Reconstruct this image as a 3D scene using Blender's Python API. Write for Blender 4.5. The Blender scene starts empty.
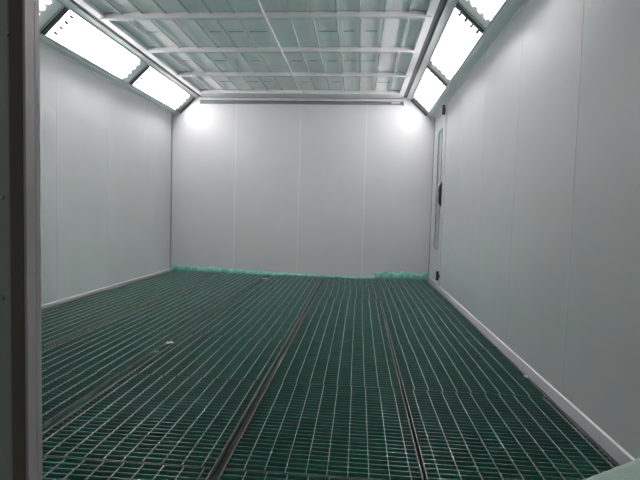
import bpy, bmesh, math, random
from mathutils import Vector, Matrix
random.seed(7)
S = bpy.context.scene
COL = S.collection

# ------------------------------------------------------------------ materials
def mat(name, col, rough=.5, metal=0., spec=.5, var=0., scale=8., bump=0., bscale=200., coat=0., stretch=None):
    m = bpy.data.materials.new(name); m.use_nodes = True
    nt = m.node_tree; b = nt.nodes['Principled BSDF']
    b.inputs['Base Color'].default_value = (*col, 1)
    b.inputs['Roughness'].default_value = rough
    b.inputs['Metallic'].default_value = metal
    b.inputs['Specular IOR Level'].default_value = spec
    b.inputs['Coat Weight'].default_value = coat
    tc = nt.nodes.new('ShaderNodeTexCoord')
    src = tc.outputs['Object']
    if stretch:
        mp = nt.nodes.new('ShaderNodeMapping'); mp.inputs['Scale'].default_value = stretch
        nt.links.new(src, mp.inputs['Vector']); src = mp.outputs['Vector']
    if var:
        n = nt.nodes.new('ShaderNodeTexNoise'); n.inputs['Scale'].default_value = scale
        n.inputs['Detail'].default_value = 4
        nt.links.new(src, n.inputs['Vector'])
        r = nt.nodes.new('ShaderNodeValToRGB')
        r.color_ramp.elements[0].position = .3; r.color_ramp.elements[1].position = .7
        r.color_ramp.elements[0].color = (*[c*(1-var) for c in col], 1)
        r.color_ramp.elements[1].color = (*[min(1, c*(1+var)) for c in col], 1)
        nt.links.new(n.outputs['Fac'], r.inputs['Fac'])
        nt.links.new(r.outputs['Color'], b.inputs['Base Color'])
    if bump:
        n2 = nt.nodes.new('ShaderNodeTexNoise'); n2.inputs['Scale'].default_value = bscale
        nt.links.new(src, n2.inputs['Vector'])
        bp = nt.nodes.new('ShaderNodeBump'); bp.inputs['Strength'].default_value = bump
        bp.inputs['Distance'].default_value = .005
        nt.links.new(n2.outputs['Fac'], bp.inputs['Height'])
        nt.links.new(bp.outputs['Normal'], b.inputs['Normal'])
    return m

M = {}
M['wall'] = mat('white_panel_paint', (.555, .558, .560), .33, var=.02, scale=2.5)
M['joint'] = mat('panel_joint', (.68, .69, .695), .3, var=.01)  # paler than the wall, painting in the glint along panel seams
M['seal'] = mat('grey_sealant', (.22, .25, .25), .5, var=.05)
M['trim'] = mat('pale_aluminium_trim', (.50, .53, .53), .38, metal=.25, var=.03, scale=5)
M['cornice'] = mat('grey_painted_cornice', (.68, .69, .69), .35, metal=.05, var=.03, scale=5)
M['base'] = mat('pale_base_angle', (.36, .36, .37), .38, metal=.2, var=.05, scale=6)
M['lip'] = mat('white_lip', (.85, .85, .85), .25, var=.01)
M['media'] = mat('ceiling_filter_cloth', (.92, .86, .875), .9, var=.04, scale=3, bump=.3, bscale=300)  # pinkish tint put in the colour to cancel green floor bounce
M['white_steel'] = mat('white_painted_steel', (.66, .65, .655), .4, var=.02, scale=4)
M['rod_grey'] = mat('grey_rod', (.42, .46, .46), .4, metal=.3, var=.04)
M['wire'] = mat('dark_blue_wire', (.22, .26, .30), .5, var=.05)
M['dark'] = mat('dark_shade_and_chip', (.055, .06, .065), .5, var=.1)  # shade painted on divider bars and in the gap; also a dark chip
M['gap'] = mat('dark_recess_metal', (.10, .11, .11), .6, var=.1)
M['refl'] = mat('white_reflector', (.86, .86, .85), .3, var=.01)
M['frame'] = mat('lamp_frame_aluminium', (.46, .48, .50), .35, metal=.4, var=.03)
M['channel'] = mat('dark_grey_channel', (.20, .225, .22), .45, metal=.3, var=.05)
M['holder'] = mat('dark_lamp_holder', (.015, .015, .016), .5, var=.05)
M['cap'] = mat('metal_tube_cap', (.55, .55, .55), .3, metal=.8, var=.03)
M['black'] = mat('black_plastic', (.012, .014, .013), .4, var=.1)
M['bar'] = mat('grating_bar_steel', (.125, .195, .18), .36, metal=.15, spec=.9, var=.18, scale=9)
M['rod'] = mat('galvanised_rod', (.34, .37, .35), .45, metal=.2, var=.12, scale=20)
M['edge'] = mat('galvanised_edge_bar', (.18, .19, .18), .45, metal=.3, var=.2, scale=14)
M['support'] = mat('brown_grey_support_steel', (.04, .034, .032), .6, metal=.2, var=.25, scale=12)
M['mat'] = mat('green_fibre_filter', (.015, .31, .22), .95, spec=.1, var=.25, scale=6, bump=.6, bscale=120)
M['matedge'] = mat('green_fibre_fluff', (.21, .49, .41), .95, spec=.1, var=.28, scale=14, bump=.8, bscale=160)
M['matpale'] = mat('pale_green_fibre_back', (.43, .55, .49), .95, spec=.1, var=.12, scale=10, bump=.6, bscale=150)
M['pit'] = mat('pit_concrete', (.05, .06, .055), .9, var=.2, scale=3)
M['leaf'] = mat('grey_door_face', (.50, .49, .45), .45, var=.12, scale=5, stretch=(3, 3, .6))
M['rubber'] = mat('brown_black_rubber', (.20, .17, .155), .7, var=.1, scale=6, stretch=(4, 4, .5))
M['profile'] = mat('mauve_grey_aluminium', (.62, .585, .59), .45, metal=.1, var=.06, scale=5, stretch=(6, 6, .5))
M['screw'] = mat('screw_steel', (.5, .5, .5), .35, metal=.8, var=.05)
M['paper'] = mat('white_scrap', (.8, .8, .78), .7, var=.03)
M['hall'] = mat('outer_concrete', (.16, .16, .155), .8, var=.15, scale=2)

def glass(name, tint, rough=.05):
    m = bpy.data.materials.new(name); m.use_nodes = True
    nt = m.node_tree; nt.nodes.clear()
    o = nt.nodes.new('ShaderNodeOutputMaterial'); mx = nt.nodes.new('ShaderNodeMixShader')
    t = nt.nodes.new('ShaderNodeBsdfTransparent'); g = nt.nodes.new('ShaderNodeBsdfGlossy')
    f = nt.nodes.new('ShaderNodeFresnel'); f.inputs['IOR'].default_value = 1.45
    ge = nt.nodes.new('ShaderNodeNewGeometry'); mr = nt.nodes.new('ShaderNodeMapRange')   # same index from inside the pane
    mr.inputs['To Min'].default_value = 1.45; mr.inputs['To Max'].default_value = 1/1.45
    nt.links.new(ge.outputs['Backfacing'], mr.inputs['Value']); nt.links.new(mr.outputs['Result'], f.inputs['IOR'])
    t.inputs['Color'].default_value = (*tint, 1); g.inputs['Roughness'].default_value = rough
    nt.links.new(f.outputs[0], mx.inputs[0]); nt.links.new(t.outputs[0], mx.inputs[1])
    nt.links.new(g.outputs[0], mx.inputs[2]); nt.links.new(mx.outputs[0], o.inputs['Surface'])
    return m
M['glass'] = glass('clear_lamp_glass', (.97, .98, .98))
M['doorglass_reflection'] = mat('door_glass_painted_reflection', (.44, .46, .455), .15, var=.02)  # opaque pale grey stands in for the room reflected in the glass

TUBE_STRENGTH = 27.0
def emit(name, col, k):
    m = bpy.data.materials.new(name); m.use_nodes = True
    b = m.node_tree.nodes['Principled BSDF']
    b.inputs['Base Color'].default_value = (.9, .9, .9, 1)
    b.inputs['Emission Color'].default_value = (*col, 1)
    b.inputs['Emission Strength'].default_value = k
    return m
M['tube'] = emit('fluorescent_tube_glow', (1.0, .945, .968), TUBE_STRENGTH)

# ------------------------------------------------------------------ mesh helpers
class MB:
    def __init__(self): self.bm = bmesh.new()
    def _add(self, verts, mi):
        for f in {f for v in verts for f in v.link_faces}: f.material_index = mi
    def box(self, a, b, mi=0, bevel=0., seg=1):
        a, b = Vector(a), Vector(b)
        c = (a+b)/2; s = b-a
        r = bmesh.ops.create_cube(self.bm, size=1, matrix=Matrix.Translation(c) @ Matrix.Diagonal((abs(s.x), abs(s.y), abs(s.z), 1)))
        vs = r['verts']; self._add(vs, mi)
        if bevel:
            es = list({e for v in vs for e in v.link_edges})
            bmesh.ops.bevel(self.bm, geom=es, offset=bevel, segments=seg, affect='EDGES', profile=.5)
        return self
    def cyl(self, p, q, r, n=10, mi=0, r2=None):
        p, q = Vector(p), Vector(q); d = q-p
        rot = d.to_track_quat('Z', 'Y').to_matrix().to_4x4()
        x = bmesh.ops.create_cone(self.bm, cap_ends=True, segments=n, radius1=r, radius2=r if r2 is None else r2,
                                  depth=d.length, matrix=Matrix.Translation((p+q)/2) @ rot)
        self._add(x['verts'], mi); return self
    def prism(self, pts, a, b, axis='y', mi=0):
        """closed 2-D outline pts swept from a to b along the axis (outline in the other two axes)"""
        def P(u, v, w):
            return {'y': (u, w, v), 'x': (w, u, v), 'z': (u, v, w)}[axis]
        A = [self.bm.verts.new(P(u, v, a)) for u, v in pts]
        B = [self.bm.verts.new(P(u, v, b)) for u, v in pts]
        n = len(pts); fs = [self.bm.faces.new(A), self.bm.faces.new(B[::-1])]
        for i in range(n):
            fs.append(self.bm.faces.new((A[i], B[i], B[(i+1) % n], A[(i+1) % n])))
        for f in fs: f.material_index = mi
        return self
    def build(self, name, mats, parent=None, smooth=False, M4=None):
        bmesh.ops.recalc_face_normals(self.bm, faces=self.bm.faces[:])
        if M4 is not None: self.bm.transform(M4)
        me = bpy.data.meshes.new(name); self.bm.to_mesh(me); self.bm.free()
        for m in (mats if isinstance(mats, (list, tuple)) else [mats]): me.materials.append(m)
        if smooth:
            for p in me.polygons: p.use_smooth = True
        o = bpy.data.objects.new(name, me); COL.objects.link(o)
        if parent: o.parent = parent
        return o

def tag(o, label=None, cat=None, group=None, kind=None):
    if label: o['label'] = label
    if cat: o['category'] = cat
    if group: o['group'] = group
    if kind: o['kind'] = kind
    return o
def empty(name, loc=(0, 0, 0), rz=0):
    o = bpy.data.objects.new(name, None); o.location = loc; o.rotation_euler = (0, 0, rz)
    o.empty_display_size = .1; COL.objects.link(o); return o
def copy_tree(o, parent=None):
    c = o.copy(); COL.objects.link(c)
    if parent:
        c.parent = parent
    for ch in list(o.children): copy_tree(ch, c)
    return c

# ------------------------------------------------------------------ dimensions (metres)
X = 2.02            # inner face of the side walls
YF = -6.55          # front of the booth
PP = .931           # width of the side wall panels
ZT = 2.86

# ------------------------------------------------------------------ walls
def side_wall(name, sgn):
    b = MB(); k = 0; y = 0.
    a0, a1 = sgn*X, sgn*(X+.06)
    while y > YF+.01:
        y1 = max(y-PP, YF)
        b.box((min(a0, a1), y1+.0015, -.3), (max(a0, a1), y-.0015, ZT), bevel=.003)
        if y1 > YF+.01:
            b.box((min(a0-sgn*.0012, a1), y1-.004, -.05), (max(a0-sgn*.0012, a1), y1+.004, ZT-.01), mi=1)
        y = y1
    return tag(b.build(name, [M['wall'], M['joint']]), kind='structure')
side_wall('wall_left', -1)
side_wall('wall_right', 1)
b = MB()
for i in range(4):
    x0 = (-X, -1., 0., 1.)[i]; x1 = (-1., 0., 1., X)[i]
    b.box((x0+.0015, 0, -.3), (x1-.0015, .06, ZT), bevel=.003)
for x in (-1., 0., 1.): b.box((x-.004, -.0012, -.05), (x+.004, .01, ZT-.01), mi=1)
tag(b.build('wall_back', [M['wall'], M['joint']]), kind='structure')
b = MB()
b.box((-X-.06, YF-.06, -.3), (-1.5, YF, ZT), bevel=.003)
b.box((1.62, YF-.06, -.3), (X+.06, YF, ZT), bevel=.003)
b.box((-1.5, YF-.06, 2.5), (1.62, YF, ZT), bevel=.003)
tag(b.build('wall_front', M['wall']), kind='structure')

# vertical corner beads
for i, (x, m) in enumerate(((-X, 'seal'), (X, 'seal'))):
    s = -1 if x < 0 else 1
    b = MB(); b.prism([(x, 0), (x-s*.016, 0), (x-s*.012, -.010), (x-s*.004, -.014), (x, -.014)], .05, 2.42, axis='z')
    tag(b.build('trim_%d' % (i+1), M[m]), kind='structure')

# base angles along the walls
def baseboard(name, sgn, dp, k):
    b = MB()
    pts = [(sgn*X, 0), (sgn*(X-dp), 0), (sgn*(X-dp), .004), (sgn*(X-.006), .046*k), (sgn*X, .046*k)]
    b.prism(pts, YF, -.002)
    b.prism([(sgn*X, .046*k), (sgn*(X-.007), .045*k), (sgn*(X-.008), .045*k+.004), (sgn*X, .046*k+.008)], YF, -.002, mi=1)
    return tag(b.build(name, [M['base'], M['lip']]), kind='structure')
baseboard('baseboard_left', -1, .014, .6); baseboard('baseboard_right', 1, .028, 1)

# floor pit with support beams below the joints of the gratings
b = MB(); b.box((-X, YF, -.34), (X, 0, -.30))
tag(b.build('floor', M['pit']), kind='structure')
STRIPS = [(-1.985, -1.205), (-1.165, -.440), (-.385, .412), (.450, 1.196), (1.210, 1.985)]
for i, x in enumerate((-1.185, -.412, .431, 1.203)):
    b = MB(); b.prism([(x-.05, -.30), (x+.05, -.30), (x+.05, -.29), (x+.012, -.285), (x+.012, -.07), (x+.03, -.065), (x+.03, -.058), (x-.03, -.058), (x-.03, -.065), (x-.012, -.07), (x-.012, -.285), (x-.05, -.29)], YF, 0)
    if x < 1.1:
        hw = (.017, .0245, .0165)[i]; b.box((x-hw, YF, -.058), (x+hw, -.002, -.026))
    tag(b.build('trim_%d' % (i+10), M['support']), kind='structure')

# apron of the hall in front of the booth
b = MB(); b.box((-4, -9.5, -.34), (4, YF-.06, -.03), bevel=.01)
tag(b.build('floor_hall', M['hall']), kind='structure')

# ------------------------------------------------------------------ floor gratings
ROWS = [0.0, -.855, -1.785, -2.715, -3.645, -4.565, -5.495, YF+.02]
STRIP_TXT = ['strip along the doorless side wall', 'second strip from the doorless wall', 'middle strip',
             'second strip from the door wall', 'strip along the door wall']
ROW_TXT = ['first from the far wall', 'second from the far wall', 'third from the far wall', 'fourth from the far wall',
           'fifth from the far wall', 'sixth from the far wall', 'nearest the entrance']
FIRST_ROD = [.045, .04, .05, .082, .06]
ROD_PITCH = .078
rowjit = [[random.uniform(-.012, .012) for _ in range(7)] for _ in range(5)]
for s, (x0, x1) in enumerate(STRIPS):
    for r in range(7):
        y1, y0 = ROWS[r]-.003, ROWS[r+1]+.003
        w, l = x1-x0, y1-y0
        root = empty('floor_grating', (x0, y0, 0))
        tag(root, 'grey floor grating, %s in the %s' % (ROW_TXT[r], STRIP_TXT[s]), 'grating',
            'floor gratings')
        b = MB()   # edge bars all round
        b.box((0, 0, -.019), (.004, l, 0)); b.box((w-.004, 0, -.019), (w, l, 0)); b.box((.003, 0, -.019), (w-.003, .0025, -.0005)); b.box((.003, l-.0025, -.019), (w-.003, l, -.0005))
        b.build('edge_frame', M['edge'], root)
        b = MB()
        n = max(2, round(l/.034))
        for k in range(n+1):
            y = .0015 + (l-.003)*k/n
            b.box((.004, y-.0012, -.017), (w-.004, y+.0012, -.001))
        b.build('bearing_bar_lattice', M['bar'], root)
        x = FIRST_ROD[s] + rowjit[s][r]
        rodm = None
        while x < w-.018:
            if rodm is None:
                b = MB(); b.box((-.0014, .004, -.006), (.0014, l-.004, .0010), bevel=.0005)
                o = b.build('cross_rod', M['rod'], root); rodm = o.data
            else:
                o = bpy.data.objects.new('cross_rod', rodm); COL.objects.link(o); o.parent = root
            o.location = (x, 0, 0)
            x += ROD_PITCH

# ------------------------------------------------------------------ green filter mats below the gratings, far edge turned up
def filter_mat(s, label, edge):
    x0, x1 = STRIPS[s]
    x0, x1 = x0+.004, x1-.004
    root = empty('filter_mat', ((x0+x1)/2, -3.2, -.055)); tag(root, label, 'filter mat', 'green filter mats under the gratings')
    rnd = random.Random(30+s)
    bm = bmesh.new(); nx, ny = 14, 130
    V = []
    for j in range(ny+1):
        row = []
        for i in range(nx+1):
            x = x0+(x1-x0)*i/nx; y = YF+.03+(-.03-YF-.03)*j/ny
            z = -.0150 + rnd.uniform(-.002, .003)
            row.append(bm.verts.new((x-(x0+x1)/2, y+3.2, z+.055)))
        V.append(row)
    for j in range(ny):
        for i in range(nx):
            bm.faces.new((V[j][i], V[j][i+1], V[j+1][i+1], V[j+1][i]))
    ex = bmesh.ops.extrude_face_region(bm, geom=bm.faces[:])
    for g in ex['geom']:
        if isinstance(g, bmesh.types.BMVert): g.co.z -= .024
    q = MB(); q.bm.free(); q.bm = bm
    o = q.build('filter_bed', M['mat'], root, smooth=True)
    e0 = -X+.03 if s == 0 else (STRIPS[s-1][1]+STRIPS[s][0])/2+.001; e1 = X-.03 if s == 4 else (STRIPS[s][1]+STRIPS[s+1][0])/2-.001
    # turned-up edge: a soft uneven roll against the back wall
    bm = bmesh.new(); n = 60; ring = 9; Rg = []
    for i in range(n+1):
        u = i/n; x = e0+(e1-e0)*u
        h = edge(u)*(1+rnd.uniform(-.13, .13)+.10*math.sin(17*u+s)+.08*math.sin(41*u)); t = .028+.25*h*rnd.uniform(.8, 1.1)
        t = min(t, .05)
        P = []
        for k in range(ring):
            a = math.pi*k/(ring-1)
            P.append(bm.verts.new((x-(x0+x1)/2, 3.2-.012-t*.5-t*.5*math.cos(a) + rnd.uniform(-.002, .002)*(0 < k < ring-1),
                                   -.02+.055+(h+.02)*(math.sin(a)**.6 if k not in (0, ring-1) else 0))))
        Rg.append(P)
    for i in range(n):
        for k in range(ring-1):
            bm.faces.new((Rg[i][k], Rg[i][k+1], Rg[i+1][k+1], Rg[i+1][k]))
        bm.faces.new((Rg[i][0], Rg[i+1][0], Rg[i+1][-1], Rg[i][-1]))
    bm.faces.new(Rg[0]); bm.faces.new(Rg[-1][::-1])
    q = MB(); q.bm.free(); q.bm = bm
    e = q.build('turned_up_edge', M['matedge'], root, smooth=True)
    e['label'] = 'fluffy edge of the mat turned up against the far wall'
    return root
filter_mat(0, 'green fibre filter mat along the side wall without a door, fluffy edge turned up', lambda u: .095-.02*u if u > .05 else .05)
filter_mat(1, 'green fibre filter mat second from the doorless side wall, edge tapering down', lambda u: .075-.025*u)
filter_mat(2, 'green fibre filter mat under the middle floor strip, low ragged edge', lambda u: .040-.012*u)
filter_mat(3, 'green fibre filter mat under the second strip from the door wall, barely showing edge', lambda u: .022+.008*math.sin(u*9))
filter_mat(4, 'green fibre filter mat by the wall with the door, thick raised edge', lambda u: .108+.006*math.sin(u*14))

# ------------------------------------------------------------------ ceiling
b = MB(); b.box((-X, YF, 2.751), (X, 0, 2.80))
tag(b.build('ceiling', M['media']), kind='structure')
grid = empty('ceiling_filter_frame', (0, -3.2, 2.70))
tag(grid, 'white steel frame of cross beams and thin rods holding the ceiling filter cloth', 'ceiling frame')
G = Matrix.Translation((0, 3.2, -2.714))
YB = [-1.15, -2.04, -2.92, -3.81, -4.70, -5.59]
bm_ = None
for y in YB:
    b = MB(); b.prism([(y-.028, 2.716), (y-.024, 2.713), (y+.024, 2.713), (y+.028, 2.716), (y+.028, 2.764), (y-.028, 2.764)], -1.46, 1.46, axis='x')
    b.box((-1.50, y-.02, 2.712), (-1.455, y+.02, 2.735)); b.box((1.455, y-.02, 2.712), (1.50, y+.02, 2.735))
    b.build('cross_beam', M['white_steel'], grid, M4=G)
for s in (-1, 1):
    b = MB(); a, c = s*1.455, s*1.525
    b.prism([(a, 2.722), (c, 2.722), (c, 2.764), (s*1.515, 2.764), (s*1.515, 2.728), (a+s*.005, 2.728), (a+s*.005, 2.764), (a, 2.764)], YF+.01, -.012)
    b.build('side_rail', M['white_steel'], grid, M4=G)
b = MB(); b.box((-1.455, -.315, 2.712), (1.455, -.268, 2.764), bevel=.004); b.box((-1.455, -.268, 2.714), (1.455, -.03, 2.726), bevel=.003)
b.build('end_panel', M['white_steel'], grid, M4=G)
RX = [-1.29, -1.085, -.87, -.655, -.447, -.235, .03, .243, .450, .675, .885, 1.10, 1.306]
YS = [-.292]+YB+[YF+.02]
for k in range(len(YS)-1):
    ya, yb = YS[k]-.03, YS[k+1]+.03
    for x in RX:
        b = MB(); dx = random.uniform(-.006, .006)
        b.prism([(x+dx-.009, 2.758), (x+dx-.009, 2.755), (x+dx-.003, 2.752), (x+dx-.003, 2.747), (x+dx+.003, 2.747), (x+dx+.003, 2.752), (x+dx+.009, 2.755), (x+dx+.009, 2.758)], yb, ya)
        b.build('filter_rod', M['rod_grey'], grid, M4=G)
b = MB(); b.cyl((.05, YF+.05, 2.704), (.05, -.30, 2.704), .007, 8)
b.build('tie_rod', M['white_steel'], grid, M4=G)
wr = random.Random(5)
for k in range(len(YS)-2):
    for fy in (.12, .52):
        y = YS[k+1]+(YS[k]-YS[k+1])*(1-fy) if fy > .3 else YS[k+1]+.09
        for i in range(0, len(RX)-1):
            if wr.random() < .55:
                b = MB(); b.cyl((RX[i]+.012+wr.uniform(0, .05), y, 2.761), (RX[i+1]-.012-wr.uniform(0, .05), y, 2.761), .0028, 6)
                b.build('cloth_wire', M['wire'], grid, M4=G)

# long channel along the top of the back wall
root = empty('metal_channel', (0, -.02, 2.64)); G2 = Matrix.Translation((0, .02, -2.64))
tag(root, 'long grey metal channel fixed across the top of the far wall', 'channel')
b = MB(); b.prism([(0, 2.615), (-.034, 2.615), (-.034, 2.625), (-.010, 2.628), (-.010, 2.650), (-.034, 2.653), (-.034, 2.662), (0, 2.662)], -1.565, 1.545, axis='x')
b.build('channel_profile', M['channel'], root, M4=G2)
for x in (-1.565, 1.545):
    b = MB(); b.box((x-.012, -.042, 2.610), (x+.012, 0, 2.668), bevel=.004)
    b.build('end_cap', M['frame'], root, M4=G2)
b = MB(); b.box((1.36, -.046, 2.628), (1.49, -.012, 2.650), bevel=.006, seg=2); b.build('latch', M['trim'], root, M4=G2)

# ------------------------------------------------------------------ cornices beside the lights
XL, ZL, XU, ZU = 1.90, 2.475, 1.66, 2.705
for i, s in enumerate((-1, 1)):
    b = MB()   # lower: lamp edge -> wall
    b.prism([(s*XL, ZL+.012), (s*XL, ZL), (s*(XL+.022), ZL-.017), (s*(XL+.026), ZL-.012), (s*(XL+.032), ZL-.014), (s*(XL+.036), ZL-.022),
             (s*(X-.012), 2.446), (s*(X-.008), 2.438), (s*X, 2.438), (s*X, 2.50), (s*(XL+.02), ZL+.03)], YF+.005, -.002)
    tag(b.build('trim_%d' % (i+20), M['cornice']), kind='structure')
    b = MB()   # upper: lamp edge -> dark gap -> filter frame
    b.prism([(s*XU, ZU+.03), (s*XU, ZU), (s*(XU-.07), ZU+.012), (s*(XU-.07), 2.764), (s*(XU-.066), 2.764), (s*(XU-.03), ZU+.04)], YF+.005, -.002)
    tag(b.build('trim_%d' % (i+22), M['cornice']), kind='structure')
    b = MB()   # dark box paints in the shade of the open gap
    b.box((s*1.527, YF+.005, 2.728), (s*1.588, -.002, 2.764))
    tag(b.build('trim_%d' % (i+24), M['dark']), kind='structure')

# ------------------------------------------------------------------ fluorescent lights
FL = 1.600
Wd = math.hypot(XL-XU, ZU-ZL)      # opening width
def make_light():
    """local frame: x across the opening (lower -> upper edge), y along it, z out into the room; origin at middle of the glass"""
    root = empty('ceiling_light')
    h = FL/2-.002; w = Wd/2; d = .105
    b = MB()      # reflector tray, open towards the room
    t = .003
    prof = [(-w, -.006), (-w+.03, -d), (w-.03, -d), (w, -.006)]
    out = [(w+t, -.006), (w-.03+t, -d-t), (-w+.03-t, -d-t), (-w-t, -.006)]
    b.prism(prof+out, -h, h)
    b.prism([(-w, -.006), (-w+.03, -d), (w-.03, -d), (w, -.006)], -h, -h+t)
    b.prism([(-w, -.006), (-w+.03, -d), (w-.03, -d), (w, -.006)], h-t, h)
    b.build('reflector', M['refl'], root)
    b = MB()      # frame, rim on the room side
    b.box((-w-.004, -h, -.006), (-w+.010, h, .006), bevel=.002); b.box((w-.010, -h, -.006), (w+.004, h, .006), bevel=.002)
    b.box((-w+.010, h-.016, -.006), (w-.010, h, .006), bevel=.002)
    b.build('frame', M['frame'], root)
    b = MB()
    b.box((-w+.010, -h, -.004), (w-.010, -h+.052, .014), bevel=.003)  # bar face turned from the lamps, its shade put in the dark colour
    o = b.build('divider_bar', M['dark'], root); o['label'] = 'dark divider bar at the nearer end of the light'
    b = MB(); b.box((-w+.010, -h+.052, -.003), (w-.010, h-.016, .001)); b.build('glass_pane', M['glass'], root)
    ya, yb = -h+.215, h-.115           # tube ends; the far end runs in under a scalloped cover plate
    b = MB(); pts = [(-w+.006, h-.003), (-w+.006, h-.165)]
    for k in range(4):
        x = (-1.5+k)*.070
        pts += [(x-.024, h-.163), (x-.018, h-.136), (x-.009, h-.122), (x+.009, h-.122), (x+.018, h-.136), (x+.024, h-.163)]
    pts += [(w-.006, h-.165), (w-.006, h-.003)]
    b.prism(pts, -.012, -.008, axis='z'); b.build('end_cover', M['refl'], root)
    for k in range(4):
        x = (-1.5+k)*.070
        b = MB(); b.cyl((x, ya, -.036), (x, yb, -.036), .0145, 12)
        tb = b.build('fluorescent_tube', M['tube'], root)
        for y, q in ((ya, -1), (yb, 1)):
            b = MB(); b.cyl((x, y, -.036), (x, y+q*.014, -.036), .0145, 12); b.build('tube_cap', M['cap'], tb)
            b = MB(); b.box((x-.012, min(y+q*.014, y+q*.032), -.056), (x+.012, max(y+q*.014, y+q*.032), -.018), bevel=.005)
            b.build('lamp_holder', M['holder'], root)
    return root
proto = make_light()
LTXT = ['the corner by the far wall', 'the middle of the wall, second from the far wall', 'the near half of the wall, third from the far wall', 'the entrance']
h_, w_ = FL/2-.002, Wd/2
lights = [proto]+[copy_tree(proto) for _ in range(5)]; i_l = 0
for s, side in ((-1, 'side wall without a door'), (1, 'side wall with the door')):
    for k in range(3):
        o = lights[i_l]; i_l += 1
        tag(o, ['bright four-tube ceiling light above the %s, touching the far wall',
                'bright four-tube ceiling light above the %s, second from the far wall',
                'bright four-tube ceiling light above the %s, third from the far wall',
                'bright four-tube ceiling light above the %s, nearest the entrance'][k] % side, 'light', 'slanted fluorescent ceiling lights')
        if k == 0:      # dark lip ends the row, made deep to shade the far wall
            b = MB(); b.box((-w_+.004, h_-.006, .0055), (w_-.004, h_-.001, .034), bevel=.001)
            b.build('end_lip', M['gap'], o)
        lo = Vector((s*XL, 0, ZL)); up = Vector((s*XU, 0, ZU))
        cx = (lo+up)/2
        ux = (up-lo).normalized(); nz = Vector((-s*(ZU-ZL), 0, -(XL-XU))).normalized()
        uy = nz.cross(ux)
        # the dark divider has to sit at the end nearer the entrance on both sides
        if uy.y < 0: ux, uy = -ux, -uy
        R = Matrix((ux, uy, nz)).transposed().to_4x4()
        o.matrix_world = Matrix.Translation((cx.x, -FL*(k+.5)-.004, cx.z)) @ R

# ------------------------------------------------------------------ service door in the right wall
door = empty('door_1', (X, -.5, 0)); tag(door, kind='structure'); GD = Matrix.Translation((-X, .5, 0))
b = MB()
b.box((X-.016, -.115, .06), (X, -.075, 2.40), bevel=.003); b.box((X-.016, -.925, .06), (X, -.895, 2.40), bevel=.003)
b.box((X-.016, -.895, 2.37), (X, -.115, 2.40), bevel=.003); b.box((X-.016, -.895, .06), (X, -.115, .085), bevel=.003)
b.build('door_frame', M['joint'], door, M4=GD)
b = MB()
W0, W1, Z0, Z1 = -.74, -.44, .54, 2.14
for (ya, yb, za, zb) in ((-.89, W0, .09, 2.365), (W1, -.12, .09, 2.365), (W0, W1, .09, Z0), (W0, W1, Z1, 2.365)):
    b.box((X-.012, ya, za), (X, yb, zb), bevel=.001)
b.build('door_leaf', M['wall'], door, M4=GD)
b = MB()
for (ya, yb, za, zb) in ((W0-.016, W0+.016, Z0, Z1), (W1-.016, W1+.016, Z0, Z1), (W0, W1, Z0-.02, Z0+.012), (W0, W1, Z1-.012, Z1+.02)):
    b.box((X-.018, ya, za), (X-.0105, yb, zb), bevel=.002)
wf = b.build('window_gasket', M['seal'], door, M4=GD)
b = MB(); b.box((X-.009, W0, Z0), (X-.004, W1, Z1)); b.build('window_pane', M['doorglass_reflection'], wf, M4=None if False else GD)
b = MB()
b.prism([(X-.011, 1.10), (X-.040, 1.15), (X-.048, 1.19), (X-.048, 1.34), (X-.040, 1.38), (X-.011, 1.43)], -.850, -.775)
b.build('door_handle', M['black'], door, M4=GD)
for z, y in ((2.36, -.86), (.19, -.90)):
    b = MB(); b.box((X-.032, y-.05, z-.022), (X-.010, y+.06, z+.022), bevel=.004); b.cyl((X-.03, y, z-.06), (X-.03, y, z+.06), .020, 10)
    b.build('hinge', M['black'], door, M4=GD)

# ------------------------------------------------------------------ entrance door leaf close to the camera
ent = empty('door_2', (0, -6.5, 0)); tag(ent, kind='structure'); GE = Matrix.Translation((0, 6.5, 0))
XE = .436; YE = -6.515
b = MB(); b.box((XE-.17, YE, .02), (XE-.024, YE+.033, 2.46), bevel=.003); b.build('door_post', M['leaf'], ent, M4=GE)
b = MB(); b.box((XE-.025, YE-.001, .02), (XE-.004, YE+.02, 2.46), bevel=.003, seg=2); b.build('rubber_gasket', M['rubber'], ent, M4=GE)
b = MB(); b.box((XE-.025, YE+.02, .02), (XE, YE+.034, 2.46), bevel=.002, seg=2); b.box((XE-.004, YE+.001, .02), (XE, YE+.02, 2.46)); b.build('edge_profile', M['profile'], ent, M4=GE)
for x, z in ((.411, 1.216), (.400, .978), (.398, .828)):
    b = MB(); b.cyl((x, YE+.001, z), (x, YE-.003, z), .0035, 12, r2=.0028); b.build('screw', M['screw'], ent, M4=GE)

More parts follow.
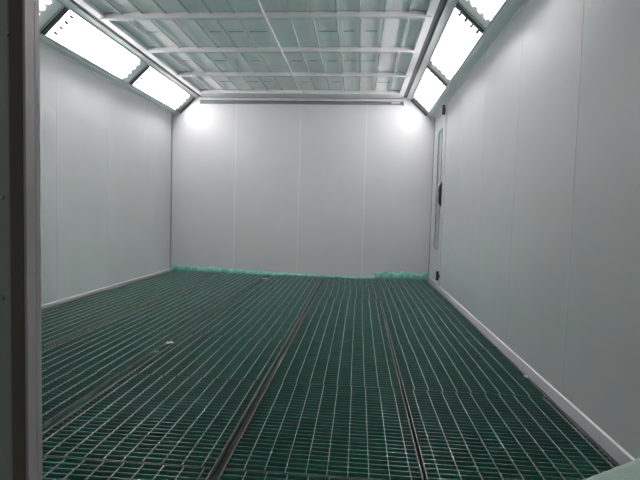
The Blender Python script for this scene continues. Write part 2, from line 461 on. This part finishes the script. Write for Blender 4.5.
# ------------------------------------------------------------------ loose things on the floor
def offcut():
    bm = bmesh.new(); rnd = random.Random(3)
    a = Vector((1.60, -5.565)); c = Vector((1.985, -5.405))
    n, m = 20, 18; V = []
    for i in range(n+1):
        u = i/n; p = a.lerp(c, u); row = []
        hr = .026+.070*u
        for j in range(m+1):
            t = j/m
            if t < .2:
                k = t/.2; off = -.05*(1-k)+0; z = .004+hr*math.sin(k*math.pi/2)
            else:
                k = (t-.2)/.8; off = .62*k; z = .004+hr*(1-.55*k)+.008*math.sin(9*u+6*k)*min(1, k*3)
            x, y = p.x+off*.10, p.y-off
            x = min(x, X-.03)
            row.append(bm.verts.new((x, y, z+rnd.uniform(-.0015, .0015))))
        V.append(row)
    for i in range(n):
        for j in range(m): bm.faces.new((V[i][j], V[i+1][j], V[i+1][j+1], V[i][j+1]))
    bmesh.ops.recalc_face_normals(bm, faces=bm.faces[:])
    me = bpy.data.meshes.new('filter_offcut'); 
    ex = bmesh.ops.extrude_face_region(bm, geom=bm.faces[:])
    for g in ex['geom']:
        if isinstance(g, bmesh.types.BMVert): g.co.z = .002+.02*0
    bmesh.ops.recalc_face_normals(bm, faces=bm.faces[:])
    bm.to_mesh(me); bm.free(); me.materials.append(M['matpale'])
    for p in me.polygons: p.use_smooth = True
    o = bpy.data.objects.new('filter_offcut', me); COL.objects.link(o)
    tag(o, 'pale green fibre filter offcut heaped on the grating against the base of the door-side wall', 'filter offcut')
offcut()
def scrap(name, loc, sz, rz, label, cat, m):
    bm = bmesh.new(); rnd = random.Random(int(abs(loc[1])*100))
    n = 4; V = [[bm.verts.new(((i/n-.5)*sz*1.6, (j/n-.5)*sz, .003+abs(rnd.gauss(0, .25))*sz)) for j in range(n+1)] for i in range(n+1)]
    for i in range(n):
        for j in range(n): bm.faces.new((V[i][j], V[i+1][j], V[i+1][j+1], V[i][j+1]))
    ex = bmesh.ops.extrude_face_region(bm, geom=bm.faces[:])
    for g in ex['geom']:
        if isinstance(g, bmesh.types.BMVert): g.co.z -= .002
    q = MB(); q.bm.free(); q.bm = bm
    o = q.build(name, m); o.location = loc; o.rotation_euler = (0, 0, rz); tag(o, label, cat)
scrap('paper_scrap', (1.985, -4.26, .001), .024, .4, 'small crumpled white scrap on the floor edge beside the door-side wall', 'scrap', M['paper'])
scrap('debris_chip', (1.975, -3.62, .001), .014, .9, 'tiny dark chip at the foot of the door-side wall', 'chip', M['dark'])
scrap('foil_scrap', (-.405, -3.93, .001), .030, .7, 'shiny scrap lying on the dark joint between floor strips', 'scrap', M['paper'])
scrap('foil_scrap', (-.405, -4.15, .001), .018, .2, 'smaller pale scrap nearer the entrance on the dark floor joint', 'scrap', M['paper'])
scrap('paper_scrap', (-.40, -.52, .001), .040, .2, 'white scrap on the floor joint close to the far wall', 'scrap', M['paper'])

# ------------------------------------------------------------------ world (dim hall), camera
w = bpy.data.worlds.new('dim_hall'); S.world = w; w.use_nodes = True
w.node_tree.nodes['Background'].inputs['Color'].default_value = (.85, .93, .88, 1)
w.node_tree.nodes['Background'].inputs['Strength'].default_value = .13

f, yaw, pitch, roll, cx, cy, cz = 469.01, .08084, .05606, .02731, .9275, -7.1731, .96656
cyw, syw, cp, sp, cr, sr = math.cos(yaw), math.sin(yaw), math.cos(pitch), math.sin(pitch), math.cos(roll), math.sin(roll)
fw = Vector((-syw*cp, cyw*cp, -sp)); rt = Vector((cyw, syw, 0)); up = rt.cross(fw)
r2 = rt*cr+up*sr; u2 = -rt*sr+up*cr
cam = bpy.data.cameras.new('camera'); co = bpy.data.objects.new('camera', cam); COL.objects.link(co)
cam.sensor_width = 36; cam.sensor_fit = 'HORIZONTAL'; cam.lens = f/640*36; cam.clip_start = .02
Rm = Matrix((r2, u2, -fw)).transposed().to_4x4()
co.matrix_world = Matrix.Translation((cx, cy, cz)) @ Rm
S.camera = co
S.view_settings.view_transform = 'Standard'; S.view_settings.look = 'None'
S.view_settings.gamma = 1; S.view_settings.use_curve_mapping = False
S.view_settings.exposure = 0.0
